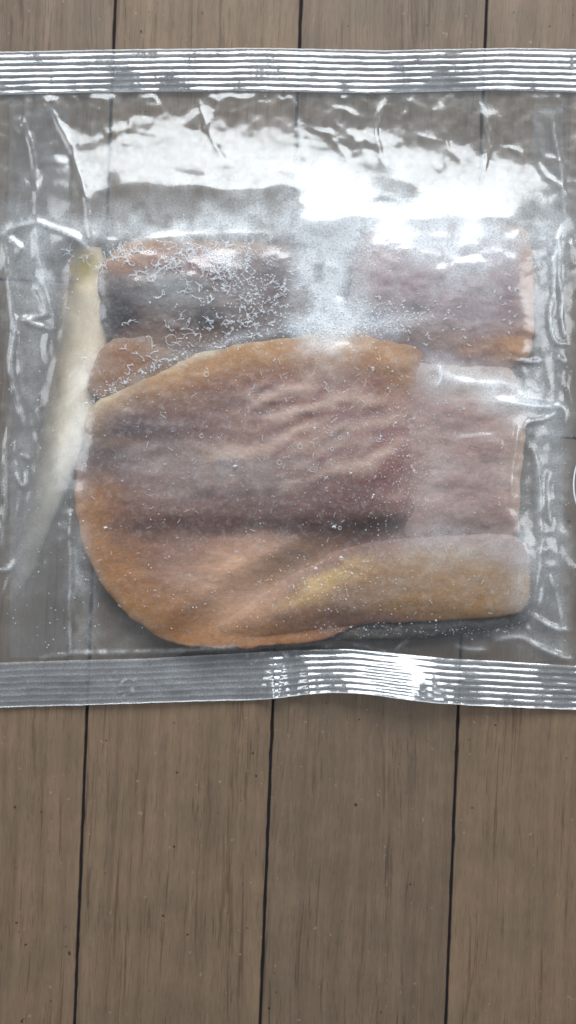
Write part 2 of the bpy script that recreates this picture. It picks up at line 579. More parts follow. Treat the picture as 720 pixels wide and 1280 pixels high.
paint_upright = painter((138, 114, 117), [
    (476, 316, 24, 22, 0, (150, 92, 80), .8), (548, 352, 40, 18, -20, (126, 106, 112), .6), (525, 388, 14, 10, 0, (76, 66, 69), .7),
    (590, 330, 60, 24, 0, (152, 131, 136), .7), (560, 420, 60, 18, 0, (132, 106, 96), .7), (643, 436, 28, 20, 0, (164, 120, 84), .85),
    (600, 440, 40, 14, 0, (146, 112, 92), .7), (600, 380, 50, 30, 0, (134, 112, 115), .6), (470, 400, 30, 22, 0, (120, 109, 117), .6)],
    edge=[(lambda x, y, t: .9 * smooth(0.78, 0.97, t) * smooth(595, 645, x), (158, 124, 104))], seed=53, mott=0.16)

_tan = paint_tan


def paint_tan(x, y, t):
    # the cut face runs into its neighbours without a colour step
    c = _tan(x, y, t)
    n = paint_main(x, y, np.full(len(x), 0.4))
    w = (0.95 * smooth(0.55, 0.95, t + 0.10 * fbm(x / 18, y / 18, 401, 3)) * smooth(560, 470, x))[:, None]
    c = c * (1 - w) + n * w
    r_ = paint_right(x, y, np.full(len(x), 0.4))
    w = (0.75 * smooth(0.60, 1.0, t) * smooth(470, 560, x) * smooth(725, 690, y))[:, None]
    return c * (1 - w) + r_ * w


def paint_main_edge(x, y, t):
    c = paint_main(x, y, t)
    r_ = paint_right(x, y, np.full(len(x), 0.4))
    w = (0.75 * smooth(0.74, 0.99, t + 0.14 * fbm(x / 14, y / 14, 411, 3)) * smooth(450, 525, x) * smooth(440, 480, y))[:, None]
    return c * (1 - w) + r_ * w


fil_main = slab_main.build("frozen_fillet", M_flesh, paint_main_edge, na=420, nr=130)
tag(fil_main, "large oval frozen fillet with orange edge lying on top in the middle of the bag", "frozen fillet", "frozen fillets in the bag")
fil_tan = slab_tan.build("frozen_fillet", M_flesh, paint_tan, na=300, nr=80)
tag(fil_tan, "tan frozen fillet with a yellow fat band and dark skin above the bright seal", "frozen fillet", "frozen fillets in the bag")
skin = slab_skin.build("skin", M_flesh, paint_skin, parent=fil_tan, na=240, nr=40)
skin["label"] = "dark grey frosty skin edge"
fil_right = slab_right.build("frozen_fillet", M_flesh, paint_right)
tag(fil_right, "pale pinkish frozen fillet under wrinkled white film beside the large oval fillet", "frozen fillet", "frozen fillets in the bag")
fil_ul = slab_upleft.build("frozen_fillet", M_flesh, paint_upleft)
tag(fil_ul, "grey purple frozen fillet under thick needle frost above the large oval fillet", "frozen fillet", "frozen fillets in the bag")
lobe = slab_lobe.build("frozen_scrap", M_flesh, paint_lobe, na=200, nr=50)
tag(lobe, "small beige rounded frozen scrap wedged between the cream strip and the oval fillet", "frozen scrap")
fil_ur = slab_upright.build("frozen_fillet", M_flesh, paint_upright)
tag(fil_ur, "mauve frozen fillet under white frost with a red spot and orange corner", "frozen fillet", "frozen fillets in the bag")

SLABS = [slab_main, slab_tan, slab_skin, slab_right, slab_upleft, slab_lobe, slab_upright]


# cream strip of frozen fat in the left pleat ------------------------------------------------------
def poly_dist(x, y, pts):
    """distance to an open polyline, and the parameter 0..1 along it"""
    pts = np.array(pts, float)
    seg = np.hypot(*(pts[1:] - pts[:-1]).T)
    cum = np.concatenate([[0], np.cumsum(seg)])
    best = np.full(np.shape(x), 1e9)
    par = np.zeros(np.shape(x))
    for i in range(len(pts) - 1):
        ax_, ay_ = pts[i]
        dx, dy = pts[i + 1] - pts[i]
        t = np.clip(((x - ax_) * dx + (y - ay_) * dy) / (dx * dx + dy * dy), 0, 1)
        d = np.hypot(x - ax_ - t * dx, y - ay_ - t * dy)
        m = d < best
        best = np.where(m, d, best)
        par = np.where(m, (cum[i] + t * seg[i]) / cum[-1], par)
    return best, par


def spline(pts, n=60):
    pts = np.array(pts, float)
    P = np.vstack([2 * pts[0] - pts[1], pts, 2 * pts[-1] - pts[-2]])
    out = []
    m = len(pts) - 1
    for k in range(n):
        u = k / (n - 1) * m
        i = min(int(u), m - 1)
        t = u - i
        p0, p1, p2, p3 = P[i], P[i + 1], P[i + 2], P[i + 3]
        out.append(0.5 * ((2 * p1) + (-p0 + p2) * t + (2 * p0 - 5 * p1 + 4 * p2 - p3) * t * t + (-p0 + 3 * p1 - 3 * p2 + p3) * t ** 3))
    return np.array(out)


STRIP = [(112, 308), (109, 340), (107, 380), (105, 415), (98, 460), (88, 510), (76, 560), (61, 610), (45, 660), (28, 710), (12, 750)]
STRIP_W = [17, 29, 32, 35, 36, 34, 29, 24, 19, 15, 10]
STRIP_Z = 0.0036


def strip_height(x, y):
    d, p = poly_dist(x, y, spline(STRIP, 40))
    w = np.interp(p, np.linspace(0, 1, len(STRIP_W)), STRIP_W)
    q = np.clip(1 - (d / w) ** 4, 0, 1)
    return np.where(d < w, 0.0012 + (STRIP_Z * (1 - 0.6 * p)) * np.sqrt(q), 0)


def milky_material():
    """frozen juice, opaque where it is thick and clear where it thins out"""
    t = NT("frozen_juice")
    col = t.n('ShaderNodeAttribute', {'attribute_name': 'pigment'}).outputs['Color']
    th = t.n('ShaderNodeAttribute', {'attribute_name': 'thick'}).outputs['Fac']
    co = t.n('ShaderNodeTexCoord').outputs['Object']
    fine = t.noise(co, 900, 4.0, 0.6)
    k = t.ramp(fine, [(0.3, g(0.86)), (0.7, g(1.12))])
    col = t.mixc(0.8, col, k, 'MULTIPLY')
    b = t.n('ShaderNodeBsdfPrincipled', Base_Color=col, Roughness=0.5)
    tr = t.n('ShaderNodeBsdfTransparent').outputs[0]
    m = t.n('ShaderNodeMixShader', i0=th, i1=tr, i2=b.outputs[0]).outputs[0]
    return t.surf(m)


def build_strip():
    c = spline(STRIP, 120)
    tan = np.gradient(c, axis=0)
    tan /= np.linalg.norm(tan, axis=1)[:, None]
    nor = np.stack([-tan[:, 1], tan[:, 0]], 1)
    w = np.interp(np.linspace(0, 1, 120), np.linspace(0, 1, len(STRIP_W)), STRIP_W)
    p = np.linspace(0, 1, 120)
    w = w + 4.5 * fbm(p * 12, p * 0 + 3, 5, 4)
    us = np.linspace(-1, 1, 17)
    px = c[:, 0:1] + nor[:, 0:1] * w[:, None] * us[None]
    py = c[:, 1:2] + nor[:, 1:2] * w[:, None] * us[None]
    z = 0.0012 + STRIP_Z * (1 - 0.6 * p)[:, None] * np.sqrt(np.clip(1 - np.abs(us) ** 4, 0, 1))[None]
    z = z + 0.0009 * fbm(px / 12, py / 40, 9, 3) * (1 - us[None] ** 4)
    yel = gauss(px, py, 104, 330, 18, 26)[..., None]
    colr = lin((214, 194, 166)) * (1 - yel) + lin((168, 146, 80)) * yel
    wh = smooth(420, 700, py)[..., None]
    colr = colr * (1 - wh) + lin((176, 168, 156)) * wh
    colr = colr * (1 + 0.16 * fbm(px / 12, py / 26, 6, 4))[..., None]
    F = grid_faces(120, 17)
    n = 120 * 17
    V = np.stack([X(px, z), Y(py, z), z], -1).reshape(-1, 3)
    # underside
    zb = np.full_like(z, 0.0008)
    Vb = np.stack([X(px, zb), Y(py, zb), zb], -1).reshape(-1, 3)
    ragged = 0.25 * fbm(px / 16, py / 40, 77, 4)
    body = smooth(760, 520, py) * 0.85 + 0.12
    left = smooth(-1.0, 0.25, -us[None] + ragged)
    right = smooth(1.03, 0.90, -us[None] + 0.4 * ragged)
    al = np.clip(body * (0.12 + 0.88 * left) * right + 0.10 * fbm(px / 10, py / 30, 78, 3), 0.03, 0.97)
    return mesh_obj("fat_strip", np.vstack([V, Vb]), np.vstack([F, F[:, ::-1] + n]), milky_material(), None,
                    {"pigment": np.vstack([colr.reshape(-1, 3)] * 2), "thick": np.concatenate([al.ravel(), 0 * al.ravel()])})


strip = build_strip()
tag(strip, "long cream strip of frozen fat slanting down the left pleat of the bag", "fat strip")

# ------------------------------------------------------------------ height of the film (regular grid in photo pixels)
G0X, G0Y, ST = -40, 100, 2.0
NX, NY = 410, 415
gx = G0X + ST * np.arange(NX)
gy = G0Y + ST * np.arange(NY)
GX, GY = np.meshgrid(gx, gy, indexing='ij')

TOP = np.array([(-40, 121), (0, 119), (120, 116), (300, 114), (470, 117), (620, 113), (790, 118)], float)
TOPB = np.array([(-40, 66), (0, 65), (140, 62), (330, 60), (480, 63), (640, 60), (790, 63)], float)
SEALT = np.array([(-40, 829), (0, 828), (90, 825), (180, 823), (300, 816), (370, 812), (440, 811), (500, 817), (560, 823), (620, 826), (720, 832),
                  (790, 834)], float)
SEALB = np.array([(-40, 885), (0, 884), (110, 881), (230, 877), (330, 874), (375, 869), (420, 866), (460, 868), (510, 875), (560, 880), (640, 884),
                  (720, 887), (790, 889)], float)
LEFT_X, RIGHT_X = -14.0, 734.0


def yt(x): return np.interp(x, TOP[:, 0], TOP[:, 1])
def yst(x): return np.interp(x, SEALT[:, 0], SEALT[:, 1])


def ysb(x):
    c = spline(SEALB, 200)
    return np.interp(x, c[:, 0], c[:, 1])


FLOORZ = 0.0011
content = np.full(GX.shape, FLOORZ)
for s_ in SLABS:
    content = np.maximum(content, s_.field(GX, GY))
content = np.maximum(content, strip_height(GX, GY))
py0 = 236 + 36 * smooth(330, 430, GX)                    # the film stays level longer on the left
pu = np.clip((py0 - GY) / (py0 - 125.0), 0, 1)
pillow = 0.0088 * (1 - pu) ** 1.7 * smooth(-10, 160, GX) * smooth(750, 600, GX) * (GY < 300)
pillow = pillow * (0.92 + 0.55 * fbm(GX / 80, GY / 60, 61, 2))
inside = (GX > LEFT_X) & (GX < RIGHT_X) & (GY > yt(GX)) & (GY < yst(GX))


def box1(a, r, axis):
    pad = [(0, 0), (0, 0)]
    pad[axis] = (r + 1, r)
    c = np.cumsum(np.pad(a, pad, mode='edge'), axis=axis)
    n = a.shape[axis]
    hi = np.take(c, np.arange(n) + 2 * r + 1, axis=axis)
    lo = np.take(c, np.arange(n), axis=axis)
    return (hi - lo) / (2 * r + 1)


def blur(a, r, times=2):
    for _ in range(times):
        a = box1(box1(a, r, 0), r, 1)
    return a


def dilate(a):
    p = np.pad(a, 1, mode='edge')
    return np.max([p[i:i + a.shape[0], j:j + a.shape[1]] for i in range(3) for j in range(3)], axis=0)


cover = dilate(content) + 0.00022                        # the film may never dip below this
cont_s = np.maximum(np.maximum(blur(cover, 2, 2), cover), pillow)
film = cont_s.copy()
for it in range(70):
    rr = 6 if it < 45 else (3 if it < 60 else 1)
    sag = 0.000035 if it < 45 else 0.00001
    film = np.maximum(cont_s, blur(film, rr, 1) - sag)
    film = np.where(inside, np.maximum(film, FLOORZ), FLOORZ)
film = blur(film, 1, 1)
free = smooth(0.0003, 0.0022, film - cont_s)            # how far the film stands off what it covers
edge_in = blur(inside.astype(float), 2, 2)

# crumple: broad facets and sharp little ridges
def crumple(x, y, seed, n=9, wl=60):
    r2 = np.random.default_rng(seed)
    out = 0
    for k in range(n):
        a = r2.uniform(0, np.pi)
        w = wl * r2.uniform(0.5, 1.8)
        ph = (x * math.cos(a) + y * math.sin(a) + 30 * fbm(x / 90, y / 90, seed + k, 2)) / w + r2.uniform(0, 9)
        tri = np.abs((ph % 1.0) - 0.5) * 2
        m = smooth(-0.1, 0.35, fbm(x / 80, y / 80, seed + 20 + k, 2))
        out = out + (tri - 0.5) * w * m
    return out / n / wl


flat = smooth(0.0042, 0.0015, cont_s)                    # nothing but floor under the film
cr1 = crumple(GX, GY, 3, 10, 70)
cr2 = crumple(GX, GY, 8, 10, 24)
film = film + edge_in * (0.0026 * cr1 + 0.00080 * cr2) * (0.20 + 0.8 * flat)
film = film + edge_in * 0.0003 * fbm(GX / 30, GY / 30, 60, 3) * (0.15 + 0.85 * flat)


def creases(x, y, seed, sx, sy, rot, sharp=14):
    a = math.radians(rot)
    u, w = (x * math.cos(a) + y * math.sin(a)) / sx, (-x * math.sin(a) + y * math.cos(a)) / sy
    n_ = np.abs(fbm(u, w, seed, 2))
    m_ = smooth(-0.05, 0.3, fbm(u * 0.7 + 9, w * 0.7, seed + 5, 2))
    return np.exp(-n_ * sharp) * m_


fine_cr = (creases(GX, GY, 301, 26, 120, 4) + creases(GX, GY, 311, 60, 34, 30) * 0.8 + creases(GX, GY, 321, 22, 90, -14) * 0.8)
fine_cr = fine_cr * (0.05 + 0.95 * flat) + 0.5 * creases(GX, GY, 331, 90, 26, 8) * smooth(300, 200, GY)
film = film + edge_in * 0.00055 * fine_cr

# folds and ridges read from the photograph: points, width, height (mm), whitening of creased plastic that paints in fold highlights
RIDGES = [
    ([(46, 278), (80, 290), (104, 305), (117, 318)], 5, 1.5, .45), ([(0, 292), (20, 283), (45, 277)], 5, 1.0, .4),
    ([(45, 280), (48, 300), (52, 330), (66, 385)], 7, 1.3, .10), ([(10, 300), (28, 312)], 3, .8, .35), ([(20, 318), (25, 308)], 2.5, .6, .5),
    ([(3, 300), (10, 340), (16, 385), (24, 440), (28, 500)], 5, 1.2, .12), ([(45, 355), (56, 380), (58, 392)], 4, 1.0, .25),
    ([(30, 398), (45, 406), (64, 411)], 3, 1.2, .75), ([(33, 400), (60, 392)], 4, 1.0, .4), ([(66, 412), (66, 390)], 2.5, .7, .35),
    ([(21, 400), (16, 430), (14, 460), (22, 500), (33, 540)], 4, 1.0, .35), ([(12, 520), (8, 560), (6, 620), (2, 680)], 4, 1.0, .25),
    ([(25, 568), (36, 572)], 4, 1.0, .5), ([(20, 590), (24, 604), (31, 604), (32, 588)], 3, .9, .4), ([(0, 712), (12, 710), (20, 700)], 3, .8, .35),
    ([(88, 640), (86, 690), (87, 750), (88, 816)], 3, 1.0, .40), ([(88, 816), (130, 815), (200, 814), (300, 810)], 4, .7, .75),
    ([(50, 822), (88, 818)], 3, .8, .25), ([(90, 672), (95, 720), (92, 760), (104, 795)], 5, .7, .12), ([(95, 800), (115, 770), (120, 745)], 5, .6, .10),
    ([(706, 276), (697, 300), (692, 340), (690, 372)], 2.6, 1.1, .70), ([(700, 300), (699, 350), (701, 375)], 3, 1.0, .30),
    ([(690, 375), (688, 395), (690, 415), (696, 428), (709, 430)], 2.4, 1.1, .75), ([(701, 378), (703, 400), (707, 424)], 2.2, 1.0, .65),
    ([(696, 446), (705, 453)], 3.5, .9, .55), ([(632, 447), (655, 451), (674, 452)], 2, .9, .8), ([(716, 300), (715, 335)], 3, .8, .3),
    ([(655, 535), (660, 528), (672, 525), (680, 524), (693, 517)], 2.2, 1.0, .65), ([(694, 508), (703, 508), (707, 518), (706, 530)], 2.2, 1.0, .6),
    ([(648, 530), (645, 560), (640, 590), (640, 620)], 2, .5, .28), ([(620, 500), (650, 505), (676, 508), (694, 508)], 6, 1.0, .40),
    ([(540, 460), (566, 474), (600, 480), (634, 482), (660, 494)], 10, .8, .30), ([(548, 455), (551, 470), (545, 485)], 3, .7, .55),
    ([(565, 547), (590, 545), (616, 545)], 4, .6, .42), ([(666, 560), (673, 590), (675, 640), (678, 680)], 5, 1.3, .30),
    ([(686, 592), (684, 620), (688, 655)], 2.2, .9, .5), ([(676, 680), (674, 712), (668, 750)], 3, .9, .35), ([(688, 720), (698, 750), (704, 782)], 2.2, 1.0, .5),
    ([(678, 735), (674, 756)], 3.5, 1.0, .75), ([(664, 767), (682, 779), (700, 787), (710, 788)], 3.5, 1.3, .65), ([(660, 782), (664, 788)], 3, .7, .6),
    ([(620, 800), (650, 797), (668, 806), (690, 816), (714, 824)], 5, 1.8, .35), ([(676, 810), (700, 820), (712, 825)], 2.5, .8, .8),
    ([(570, 808), (588, 812), (608, 812)], 4, 1.4, .55), ([(440, 805), (470, 811), (486, 816)], 2.5, .9, .5), ([(490, 815), (510, 800)], 3, .8, .4),
    ([(405, 808), (414, 806)], 2.5, .6, .6), ([(700, 276), (706, 400), (704, 520)], 2, -.6, 0), ([(692, 600), (695, 680), (704, 760), (714, 815)], 3, -.8, 0),
    ([(160, 304), (240, 294), (340, 292)], 9, .5, .12), ([(60, 130), (90, 190), (108, 250), (117, 316)], 5, 1.2, .12), ([(30, 150), (44, 210), (46, 276)], 5, 1.0, .10), ([(706, 276), (702, 220), (690, 150)], 3, 1.0, .25), ([(250, 128), (262, 165), (280, 200)], 4, .9, .12), ([(480, 126), (470, 160), (478, 205)], 4, .9, .12), ([(600, 130), (612, 170), (604, 220)], 4, .9, .10), ([(395, 300), (402, 350), (410, 400)], 8, -.5, 0),
]
film = blur(np.maximum(film, np.where(inside, cover, FLOORZ)), 1, 1)
film = np.maximum(film, np.where(inside, cover, FLOORZ))
haze = np.zeros_like(film)
wob = 1.6 * fbm(GX / 30, GY / 30, 71, 2)
for (pts, w, hmm, wht) in RIDGES:
    x0, x1 = min(p[0] for p in pts) - 40, max(p[0] for p in pts) + 40
    y0, y1 = min(p[1] for p in pts) - 40, max(p[1] for p in pts) + 40
    i0, i1 = max(0, int((x0 - G0X) / ST)), min(NX, int((x1 - G0X) / ST) + 1)
    j0, j1 = max(0, int((y0 - G0Y) / ST)), min(NY, int((y1 - G0Y) / ST) + 1)
    sx, sy = GX[i0:i1, j0:j1], GY[i0:i1, j0:j1]
    d, p = poly_dist(sx + wob[i0:i1, j0:j1], sy, spline(pts, 24) if len(pts) > 2 else pts)
    taper = np.sqrt(np.clip(np.minimum(p, 1 - p) * 5 + 0.15, 0, 1))
    film[i0:i1, j0:j1] += (hmm if hmm > 0 else 0.35 * hmm) * 0.001 * np.exp(-(d / (w * 0.9)) ** 1.15) * taper * 0.9
    if wht > 0:
        vary = np.clip(0.75 + 0.9 * fbm(sx / 9, sy / 9, 80, 3), 0.15, 1.3)
        haze[i0:i1, j0:j1] = np.maximum(haze[i0:i1, j0:j1], wht * np.exp(-(d / (w * 0.55)) ** 2) * taper * vary)

film = np.maximum(film, np.where(inside, cover, FLOORZ))

# film frost and cloudiness, with window glare and margin sheen painted in as haze
def cloud(cx, cy, rx, ry, rot, st, sc=18, seed=90):
    n = np.clip(0.8 + 0.75 * fbm(GX / sc, GY / sc, seed, 4), 0, 1.6)
    return st * gauss(GX + 12 * fbm(GX / 30, GY / 30, seed + 2, 3), GY + 12 * fbm(GX / 30, GY / 30, seed + 3, 3), cx, cy, rx, ry, rot) * n


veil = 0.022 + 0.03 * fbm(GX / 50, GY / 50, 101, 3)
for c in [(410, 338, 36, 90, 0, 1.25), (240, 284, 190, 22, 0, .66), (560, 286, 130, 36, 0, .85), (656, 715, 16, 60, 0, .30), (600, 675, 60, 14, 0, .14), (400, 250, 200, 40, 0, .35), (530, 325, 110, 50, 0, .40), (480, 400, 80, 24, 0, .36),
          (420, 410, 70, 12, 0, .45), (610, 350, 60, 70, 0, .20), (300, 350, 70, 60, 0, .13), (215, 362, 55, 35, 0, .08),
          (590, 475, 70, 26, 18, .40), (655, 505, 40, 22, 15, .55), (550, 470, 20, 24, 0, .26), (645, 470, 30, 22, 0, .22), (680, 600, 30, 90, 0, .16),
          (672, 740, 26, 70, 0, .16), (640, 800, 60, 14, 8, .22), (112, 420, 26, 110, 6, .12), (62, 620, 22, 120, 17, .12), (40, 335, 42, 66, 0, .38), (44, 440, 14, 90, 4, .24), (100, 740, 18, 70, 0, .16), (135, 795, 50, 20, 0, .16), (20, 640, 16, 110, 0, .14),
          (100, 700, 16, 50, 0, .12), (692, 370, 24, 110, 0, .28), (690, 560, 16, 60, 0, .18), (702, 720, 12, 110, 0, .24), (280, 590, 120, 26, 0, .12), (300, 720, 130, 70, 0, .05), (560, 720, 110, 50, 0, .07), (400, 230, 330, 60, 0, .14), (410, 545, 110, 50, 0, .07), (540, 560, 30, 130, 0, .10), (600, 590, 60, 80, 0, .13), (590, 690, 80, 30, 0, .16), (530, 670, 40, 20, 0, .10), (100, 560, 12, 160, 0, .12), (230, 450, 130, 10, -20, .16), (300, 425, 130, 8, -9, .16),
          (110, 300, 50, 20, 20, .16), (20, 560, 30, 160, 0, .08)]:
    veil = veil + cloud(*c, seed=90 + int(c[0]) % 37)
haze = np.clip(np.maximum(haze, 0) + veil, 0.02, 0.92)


def samp(F, x, y):
    u = np.clip((np.asarray(x, float) - G0X) / ST, 0, NX - 1.001)
    v = np.clip((np.asarray(y, float) - G0Y) / ST, 0, NY - 1.001)
    i, j = u.astype(int), v.astype(int)
    fu, fv = u - i, v - j
    return (F[i, j] * (1 - fu) + F[i + 1, j] * fu) * (1 - fv) + (F[i, j + 1] * (1 - fu) + F[i + 1, j + 1] * fu) * fv


# ------------------------------------------------------------------ bag
def film_material(name, rough=0.13, refl=1.0, bumpd=0.00016, use_attr=True, tint=(0.97, 0.975, 0.98, 1), const_haze=0.03, hcol=(0.84, 0.87, 0.90, 1)):
    t = NT(name)
    co = t.n('ShaderNodeTexCoord').outputs['Object']
    n1 = t.noise(co, 900, 3.0, 0.6, 0.5)
    n2 = t.noise(co, 260, 2.0, 0.5)
    h = t.math('ADD', t.math('MULTIPLY', n1, 0.5), t.math('MULTIPLY', n2, 0.6))
    bump = t.n('ShaderNodeBump', Strength=0.45, Distance=bumpd, Height=h).outputs[0]
    lw = t.n('ShaderNodeLayerWeight', Blend=0.5, Normal=bump).outputs['Facing']
    f = t.math('POWER', lw, 3.0)
    f = t.math('MULTIPLY_ADD', f, 0.65 * refl, 0.07 * refl, True)
    tr = t.n('ShaderNodeBsdfTransparent', Color=tint).outputs[0]
    rv = t.n('ShaderNodeMapRange', i0=n2, i1=0.3, i2=0.7, i3=rough * 0.7, i4=rough * 1.5).outputs[0]
    gl = t.n('ShaderNodeBsdfGlossy', Color=(1, 1, 1, 1), Roughness=rv, Normal=bump).outputs[0]
    gl2 = t.n('ShaderNodeBsdfGlossy', Color=(1, 1, 1, 1), Roughness=0.06, Normal=bump).outputs[0]
    gl = t.n('ShaderNodeMixShader', i0=0.32, i1=gl, i2=gl2).outputs[0]
    m1 = t.n('ShaderNodeMixShader', i0=f, i1=tr, i2=gl).outputs[0]
    df = t.n('ShaderNodeBsdfDiffuse', Color=hcol, Normal=bump).outputs[0]
    tl = t.n('ShaderNodeBsdfTranslucent', Color=hcol).outputs[0]
    milk = t.n('ShaderNodeMixShader', i0=0.35, i1=df, i2=tl).outputs[0]
    # milk keeps its gloss
    milk = t.n('ShaderNodeMixShader', i0=f, i1=milk, i2=gl).outputs[0]
    if use_attr:
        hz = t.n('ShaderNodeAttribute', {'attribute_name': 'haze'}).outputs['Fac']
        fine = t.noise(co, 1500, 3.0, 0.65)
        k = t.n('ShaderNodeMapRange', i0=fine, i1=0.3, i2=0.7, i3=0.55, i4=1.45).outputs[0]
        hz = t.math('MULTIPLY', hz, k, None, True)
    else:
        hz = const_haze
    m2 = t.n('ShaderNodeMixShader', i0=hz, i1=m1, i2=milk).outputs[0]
    return t.surf(m2)


M_film = film_material("clear_film", 0.22, 1.0, tint=(0.93, 0.94, 0.945, 1))
M_back = film_material("clear_film_back", 0.25, 0.6, tint=(0.92, 0.93, 0.935, 1), use_attr=False, const_haze=0.03)
M_seal = film_material("sealed_film", 0.15, 1.8, 0.00008, tint=(0.82, 0.85, 0.90, 1))
M_fold = film_material("folded_film", 0.18, 0.9, use_attr=False, const_haze=0.07, hcol=(0.72, 0.78, 0.86, 1))

bag = empty("food_bag", (0, 0, 0))
tag(bag, "clear plastic bag of frozen fillets with a ribbed bottom seal lying on the planks", "food bag")

# front film
nu, nv = 375, 352
us = np.linspace(LEFT_X, RIGHT_X, nu)
vv = np.linspace(0, 1, nv)
PX = np.repeat(us[:, None], nv, 1)
PY = yt(us)[:, None] * (1 - vv)[None] + (yst(us) + 1.0)[:, None] * vv[None]
PZ = samp(film, PX, PY)
rim = smooth(0, 0.012, vv)[None] * smooth(0, 0.012, 1 - vv)[None] * smooth(LEFT_X, LEFT_X + 8, us)[:, None] * smooth(RIGHT_X, RIGHT_X - 8, us)[:, None]
PZ = np.where(rim < 1, 0.0014 + (PZ - 0.0014) * rim, PZ)
PZ = np.maximum(PZ, 0.0012)
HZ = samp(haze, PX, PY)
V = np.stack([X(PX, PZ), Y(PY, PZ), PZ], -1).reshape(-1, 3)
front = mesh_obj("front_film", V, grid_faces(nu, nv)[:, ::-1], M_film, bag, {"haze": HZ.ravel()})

# back film on the planks
nb, mb = 120, 70
ub = np.linspace(LEFT_X, RIGHT_X, nb)
wb = np.linspace(0, 1, mb)
BX = np.repeat(ub[:, None], mb, 1)
BY = yt(ub)[:, None] * (1 - wb)[None] + (yst(ub) + 1.0)[:, None] * wb[None]
BZ = 0.00055 + 0.00025 * fbm(BX / 40, BY / 40, 140, 3)
V = np.stack([X(BX, BZ), Y(BY, BZ), BZ], -1).reshape(-1, 3)
mesh_obj("back_film", V, grid_faces(nb, mb)[:, ::-1], M_back, bag)

# ribbed seals along the bottom and the top
def build_seal(name, ya, yb, lift_f, rib_f, seed):
    ns, ms = 320, 100
    u2 = np.linspace(LEFT_X, RIGHT_X, ns)
    w2 = np.linspace(0, 1, ms)
    SX = np.repeat(u2[:, None], ms, 1)
    T1 = yb(u2) + 0.5 * fbm(u2 / 9, u2 * 0, seed + 30, 3)
    SY = ya(u2)[:, None] * (1 - w2)[None] + T1[:, None] * w2[None]
    lift = lift_f(SX) * w2[None] ** 1.05
    wav = 0.0006 * fbm(SX / 45, SY / 70, seed, 3) + 0.00016 * fbm(SX / 9, SY / 40, seed + 1, 2)
    ph = w2[None] * 7.2 + 0.10 * fbm(SX / 60, SX * 0, seed + 2, 3) + 0.05 * fbm(SX / 10, SY / 10, seed + 3, 2)
    sn = np.sin(2 * np.pi * ph)
    ribs = 0.00016 * sn * np.clip(rib_f(SX) + 0.35 * fbm(SX / 22, SY / 16, seed + 5, 3), 0.05, 1.3)
    knurl = 0.00005 * np.sin(SX * 2 * np.pi / 7.0) * smooth(150, 200, SX) * smooth(420, 340, SX) * sn
    SZ = np.maximum(0.0019 + lift + wav + ribs + knurl, 0.0007)
    shz = 0.17 + 0.09 * fbm(SX / 30, SY / 12, seed + 10, 3) + 0.11 * smooth(0.2, 0.9, sn)
    shz = shz + 0.60 * smooth(0.972, 0.990, w2)[None] * (1 + 0.5 * fbm(SX / 12, SY, seed + 12, 2)) + 0.30 * smooth(0.03, 0.0, w2)[None] * (1 + fbm(SX / 8, SY, seed + 16, 2))
    scr = smooth(0.15, 0.5, fbm(SX / 6 + SY / 9, SY / 5, seed + 20, 3)) * gauss(SX, SY, 155, 855, 14, 16)
    shz = shz + 0.5 * scr + 0.5 * smooth(0.2, 0.5, fbm(SX / 7, SY / 4, seed + 21, 3)) * gauss(SX, SY, 345, 822, 45, 10)
    V = np.stack([X(SX, SZ), Y(SY, SZ), SZ], -1).reshape(-1, 3)
    Z3 = SZ - 0.00025                                     # thin underside so the strip has thickness
    V3 = np.stack([X(SX, SZ), Y(SY, SZ), Z3], -1).reshape(-1, 3)
    F = grid_faces(ns, ms)[:, ::-1]
    if T1.mean() < SY[:, 0].mean():
        F = F[:, ::-1]
    n0 = ns * ms
    rimf = [(i * ms + ms - 1, (i + 1) * ms + ms - 1, (i + 1) * ms + ms - 1 + n0, i * ms + ms - 1 + n0) for i in range(ns - 1)]
    return mesh_obj(name, np.vstack([V, V3]), np.vstack([F, F[:, ::-1] + n0, np.array(rimf)]), M_seal, bag,
                    {"haze": np.concatenate([np.clip(shz, 0, 0.9).ravel(), np.full(n0, 0.03)])})


def e2(x, c, w, p=2):
    return np.exp(-np.abs((x - c) / w) ** p)


build_seal("bottom_seal", lambda x: yst(x) + 0.5, ysb,
           lambda x: 0.0092 * e2(x, 500, 85, 2.4) * (1 - 0.22 * smooth(500, 590, x)) + 0.0050 * e2(x, 345, 13) + 0.0030 * e2(x, 388, 12)
           + 0.0020 * e2(x, 640, 60) + 0.0004 * e2(x, 200, 60),
           lambda x: 0.42 + 0.42 * smooth(570, 640, x) + 0.06 * e2(x, 490, 60, 4) + 0.3 * e2(x, 395, 25), 150)
build_seal("top_seal", lambda x: yt(x) - 0.5, lambda x: np.interp(x, TOPB[:, 0], TOPB[:, 1]),
           lambda x: 0.0012 * e2(x, 180, 60) + 0.0020 * e2(x, 560, 50), lambda x: 0.45 + 0 * x, 180)


# folded gussets down both sides, one more layer of film inside the front one
def gusset(xa, xb, ya, yb, seed, zz):
    n, m = 40, 200
    uu = np.linspace(0, 1, n)
    yy = np.linspace(ya, yb, m)
    GY2 = np.repeat(yy[None], n, 0)
    xb2 = xb + 5 * fbm(yy / 60, yy * 0, seed, 3)
    GX2 = xa + (xb2 - xa)[None] * uu[:, None]
    z = samp(film, GX2, GY2)
    z2 = np.clip(0.5 * z + 0.0008 * crumple(GX2, GY2, seed, 6, 30), 0.0009, np.maximum(z - 0.0004, 0.0010))
    V = np.stack([X(GX2, z2), Y(GY2, z2), z2], -1).reshape(-1, 3)
    return mesh_obj("gusset_fold", V, grid_faces(n, m)[:, ::-1], M_fold, bag)


gusset(12, 86, 130, 822, 200, 0)
gusset(704, 668, 130, 826, 210, 0)

